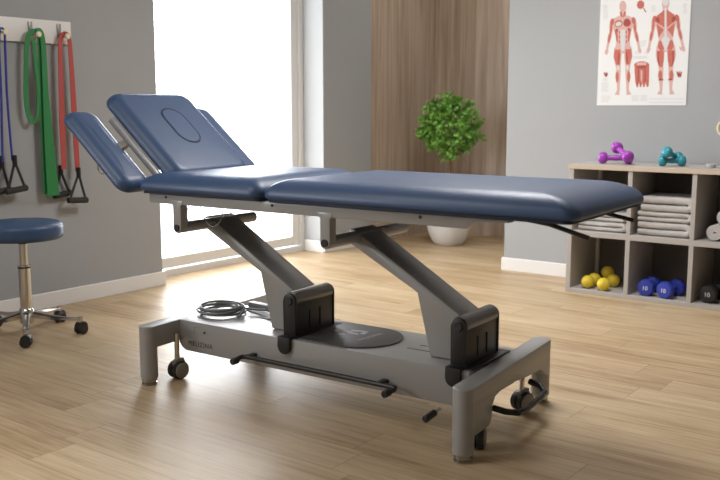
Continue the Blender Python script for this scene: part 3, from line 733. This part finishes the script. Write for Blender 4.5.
# towels: each a length of terry folded into a U
def towel(L, Dp, h, layers, label, loc, grp, side=1):
    t = h/layers; pts = []
    W_ = L/2
    for k in range(layers):
        z = t*(k+.5); xs = [W_-t*.5, -W_+t*.5]
        if k % 2: xs = xs[::-1]
        xs = xs if side < 0 else [-a for a in xs]
        n = 8
        for i in range(n+1):
            u_ = i/n; pts.append((xs[0]+(xs[1]-xs[0])*u_, z+random.uniform(-.0015, .0015)))
        if k < layers-1:
            ex = xs[1]; sg = 1 if ex > 0 else -1
            for i in range(1, 6):
                a = PI*i/6; pts.append((ex+sg*t*.5*math.sin(a), z+t*.5-t*.5*math.cos(a)))
    m = MB(); rows = []
    hw = t*.435
    NY = 5
    for i, p in enumerate(pts):
        a = Vector(pts[max(i-1, 0)]); b = Vector(pts[min(i+1, len(pts)-1)]); d = (b-a).normalized(); nn = Vector((-d.y, d.x))
        row = []
        prof = [(-1, -.7), (-.93, -1), (.93, -1), (1, -.7), (1, .7), (.93, 1), (-.93, 1), (-1, .7)]
        for yy, s_ in prof: row.append(m.bm.verts.new((p[0]+nn.x*hw*s_, yy*Dp/2+random.uniform(-.002, .002), p[1]+nn.y*hw*s_)))
        rows.append(row)
    for a, b in zip(rows, rows[1:]):
        for i in range(8): m.bm.faces.new((a[i], a[(i+1) % 8], b[(i+1) % 8], b[i]))
    m.bm.faces.new(rows[0][::-1]); m.bm.faces.new(rows[-1])
    o = m.build('folded_towel', M['towel'], ang=75); o.location = loc
    return tag(o, label, 'towel', grp)
zt = .396
towel(.325, .30, .083, 2, 'bottom towel of the folded grey stack in the middle upper cubby', (-1.775, 5.44, zt), 'folded towels in the cubbies')
towel(.322, .30, .060, 2, 'thin middle towel of the folded stack in the middle upper cubby', (-1.775, 5.445, zt+.083), 'folded towels in the cubbies')
towel(.318, .30, .092, 2, 'thick top towel of the folded stack in the middle upper cubby', (-1.770, 5.45, zt+.143), 'folded towels in the cubbies')
towel(.31, .30, .060, 2, 'lower folded grey towel in the left upper cubby, behind the table end', (-2.155, 5.44, zt), 'folded towels in the cubbies')
towel(.30, .30, .055, 2, 'upper folded grey towel in the left upper cubby, behind the table end', (-2.155, 5.445, zt+.060), 'folded towels in the cubbies')
def towel_roll(label, loc, r=.052, Dp=.30, rot=0):
    m = MB(); rows = []; n = 64; turns = 3.2; th = r/turns*.82
    for i in range(n+1):
        f = i/n; a = f*turns*2*PI; rr = .006+(r-.006-th/2)*f
        c_, s_ = math.cos(a), math.sin(a)
        rows.append([m.bm.verts.new((c_*(rr+o_*th/2), y, s_*(rr+o_*th/2)+r)) for o_, y in ((-1, -Dp/2), (1, -Dp/2+.003*math.sin(a)), (1, Dp/2), (-1, Dp/2))])
    for a, b in zip(rows, rows[1:]):
        for i in range(4): m.bm.faces.new((a[i], a[(i+1) % 4], b[(i+1) % 4], b[i]))
    m.bm.faces.new(rows[0][::-1]); m.bm.faces.new(rows[-1])
    o = m.build('rolled_towel', M['towel'], ang=60); o.location = loc; o.rotation_euler = (0, 0, rot)
    return tag(o, label, 'towel', 'rolled towels in the right cubby')
towel_roll('rolled grey towel at the bottom left of the right upper cubby', (-1.468, 5.43, zt))
towel_roll('rolled grey towel at the bottom right of the right upper cubby', (-1.362, 5.43, zt))
towel_roll('rolled grey towel lying on top of two other rolls in the right upper cubby', (-1.415, 5.43, zt+.0912))

# dumbbells
def dumbbell(name, label, m, hr, gap, hl, style, grip_r=.014, num=None):
    r = thing(name, label, 'dumbbell')
    MB().lathe([(grip_r, -gap/2-.004), (grip_r*.92, -gap*.2), (grip_r*1.08, 0), (grip_r*.92, gap*.2), (grip_r, gap/2+.004)], 18, Matrix.Rotation(PI/2, 4, 'Y')).build('grip', m, r)
    for s_ in (-1, 1):
        h = MB()
        seg = 6 if style == 'hex' else (8 if style == 'oct' else 24)
        rr = hr/math.cos(PI/seg) if seg < 20 else hr
        prof = [(rr*.62, 0), (rr*.86, hl*.10), (rr, hl*.30), (rr, hl*.72), (rr*.86, hl*.95), (rr*.55, hl)]
        if style == 'round': prof = [(grip_r, 0), (rr*.70, hl*.06), (rr*.93, hl*.22), (rr, hl*.42), (rr, hl*.60), (rr*.92, hl*.80), (rr*.70, hl*.95), (rr*.4, hl)]
        mt = Matrix.Translation((s_*gap/2, 0, 0)) @ Matrix.Rotation(s_*PI/2, 4, 'Y') @ Matrix.Rotation(PI/seg, 4, 'Z')
        h.lathe(prof, seg, mt)
        ho = h.build('head', m, r, ang=50 if style == 'round' else 25)
        if num:
            text_mesh(num, hr*.72, M['white_print'], 'weight_number', ho, Matrix.Translation((s_*(gap/2+hl+.0004), 0, -hr*.26)) @ Matrix.Rotation(s_*PI/2, 4, 'Z') @ Matrix.Rotation(PI/2, 4, 'X'), .0006, 1.0, 'CENTER')
    return r
def place(r, p, q):
    """lay the dumbbell's axis from p to q, centre between"""
    p, q = Vector(p), Vector(q); d = q-p
    r.location = (p+q)/2
    yaw = math.atan2(d.y, d.x); pit = -math.asin(d.z/d.length)
    r.rotation_euler = (0, pit, yaw)
sz = SZ
a = dumbbell('dumbbell', 'purple dumbbell lying flat on top of the shelf', M['purple'], .037, .10, .055, 'round', .017); place(a, (-2.215, 5.415, sz+.0375), (-2.045, 5.47, sz+.0375))
b = dup(a, (0, 0, 0), (0, 0, 0), 'purple dumbbell leaning across the other purple one on the shelf top'); place(b, (-2.165, 5.50, sz+.112), (-2.000, 5.350, sz+.0385))
a = dumbbell('dumbbell', 'teal dumbbell lying flat on top of the shelf', M['teal'], .033, .062, .048, 'round', .015); place(a, (-1.835, 5.40, sz+.0335), (-1.715, 5.455, sz+.0335))
b = dup(a, (0, 0, 0), (0, 0, 0), 'teal dumbbell leaning over the other teal one on the shelf top'); place(b, (-1.800, 5.355, sz+.094), (-1.752, 5.502, sz+.044))
fz = .026
a = dumbbell('dumbbell', 'left blue hexagonal dumbbell in the middle lower cubby', M['blue'], .050, .075, .055, 'oct', .017, '10'); place(a, (-1.852, 5.285, fz+.0505), (-1.858, 5.455, fz+.0505))
b = dup(a, (0, 0, 0), (0, 0, 0), 'right blue hexagonal dumbbell in the middle lower cubby'); place(b, (-1.737, 5.275, fz+.0505), (-1.700, 5.443, fz+.0505))
a = dumbbell('dumbbell', 'black dumbbell nearest the divider in the right lower cubby', M['black_vinyl'], .052, .085, .058, 'oct', .017, '10'); place(a, (-1.492, 5.30, fz+.0525), (-1.470, 5.49, fz+.0525))
b = dup(a, (0, 0, 0), (0, 0, 0), 'black dumbbell beside the other black one, at the right in the lower cubby'); place(b, (-1.372, 5.33, fz+.0525), (-1.360, 5.52, fz+.0525))
for o_ in list(COL.objects):
    if o_.get('category') == 'dumbbell': o_['group'] = 'dumbbells on the cube shelf'
    if o_.get('category') == 'exercise band': o_['group'] = 'exercise bands hanging from the hook board'
# massage balls
def ball(label, x_, y_, r_=.041, z=None):
    m = MB()
    g = bmesh.ops.create_icosphere(m.bm, subdivisions=4, radius=r_)
    for v in m.bm.verts:
        d = v.co.normalized(); v.co = d*(r_*(1-.02*max(0, math.sin(d.x*22)*math.sin(d.y*22+1)*math.sin(d.z*22+2))))
    o = m.build('massage_ball', M['yellow'], ang=90); o.location = (x_, y_, fz+r_ if z is None else z)
    tag(o, label, 'ball', 'yellow massage balls in the lower left cubby')
ball('yellow massage ball at the left front of the lower left cubby', -2.228, 5.31)
ball('yellow massage ball at the right front of the lower left cubby', -2.115, 5.29)
ball('yellow massage ball just behind the left front one in the cubby', -2.222, 5.402, .042)
ball('yellow massage ball at the right back of the cubby', -2.115, 5.445)
ball('yellow massage ball resting high at the back of the cubby cluster', -2.165, 5.475, .041, fz+.082)

# small glass dish on the shelf and the round plaque at the right
gd = MB().lathe([(.012, 0), (.022, .002), (.028, .012), (.030, .022), (.028, .022), (.025, .012), (.012, .005)], 24, caps=True).build('glass_dish', M['pot']); gd.location = (-1.545, 5.42, SZ+.0005)
tag(gd, 'tiny white dish on the shelf top, right of the teal dumbbells', 'dish')
pq = thing('round_wall_disc', 'small round cream rimmed disc on the wall at the right edge of the photo', 'wall disc', (-1.545, YW, 1.03))
MB().lathe([(.052, 0), (.056, .006), (.056, .014), (.050, .020), (.044, .016), (.044, .008)], 32, Matrix.Rotation(PI/2, 4, 'X'), caps=False).build('rim', M['cream'], pq)
MB().lathe([(.001, .009), (.046, .009)], 32, Matrix.Rotation(PI/2, 4, 'X'), caps=False).build('disc_face', M['brass'], pq)

# ------------------------------------------------------------------ light
SKY = 15.0
wd = bpy.data.worlds.new('daylight'); SC.world = wd; wd.use_nodes = True
bg = wd.node_tree.nodes['Background']; bg.inputs[0].default_value = (.955, .975, 1.0, 1); bg.inputs[1].default_value = 9.0
wn_ = wd.node_tree; tc_ = wn_.nodes.new('ShaderNodeTexCoord'); sx_ = wn_.nodes.new('ShaderNodeSeparateXYZ')
wn_.links.new(tc_.outputs['Generated'], sx_.inputs[0])
cr_ = wn_.nodes.new('ShaderNodeValToRGB')         # hazy bright horizon, dimmer zenith and ground
for p_, v_ in ((.5, 0), (.6, 0), (.7, 0)): cr_.color_ramp.elements.new(p_)
for e_, (p_, v_) in zip(cr_.color_ramp.elements, ((.0, .15), (.44, .22), (.52, 1.0), (.62, .95), (.80, .40))):
    e_.position = p_; e_.color = (v_, v_, v_, 1)
wn_.links.new(math_node(wn_, 'ADD', math_node(wn_, 'MULTIPLY', sx_.outputs[2], .5), .5), cr_.inputs[0])
wn_.links.new(math_node(wn_, 'MULTIPLY', cr_.outputs[0], SKY), bg.inputs[1])
def area(name, loc, rot, sx, sy, power, col=(1, 1, 1), portal=False):
    l = bpy.data.lights.new(name, 'AREA'); l.shape = 'RECTANGLE'; l.size = sx; l.size_y = sy; l.energy = power; l.color = col
    if portal: l.cycles.is_portal = True
    o = bpy.data.objects.new(name, l); COL.objects.link(o); o.location = loc; o.rotation_euler = rot
    return o
area('window_portal', (-4.83, (WY0+WY1)/2, WZ/2), (0, -PI/2, 0), WZ, WY1-WY0, 1, portal=True)
area('window_portal', (-4.83, (W2[0]+W2[1])/2, (W2[2]+W2[3])/2), (0, -PI/2, 0), W2[3]-W2[2], W2[1]-W2[0], 1, portal=True)
area('unseen_ceiling_light', (-2.15, 3.9, ZC-.02), (0, 0, 0), .9, .9, 58, (.98, .98, 1.0))
area('unseen_ceiling_light', (-2.8, .6, ZC-.02), (0, 0, 0), 1.2, 1.2, 26, (.98, .98, 1.0))  # fill light added to lift the front-left floor, no lamp in view
area('alcove_fill_light', (-3.75, 6.35, ZC-.02), (0, 0, 0), .5, .5, 5, (1, .98, .95))  # unseen light added to brighten the timber niche and the topiary

# ------------------------------------------------------------------ camera
cam = bpy.data.cameras.new('camera'); cam.lens = 45; cam.sensor_width = 36
co_ = bpy.data.objects.new('camera', cam); COL.objects.link(co_)
PIT = math.atan((240-108)/900)
co_.location = (0, 0, 1.15); co_.rotation_euler = (PI/2-PIT, 0, R(37.2))
cam.dof.use_dof = True; cam.dof.focus_distance = 3.7; cam.dof.aperture_fstop = 3.5
SC.camera = co_
SC.view_settings.view_transform = 'Standard'; SC.view_settings.look = 'None'; SC.view_settings.exposure = .05; SC.view_settings.gamma = 1
SC.view_settings.use_curve_mapping = False
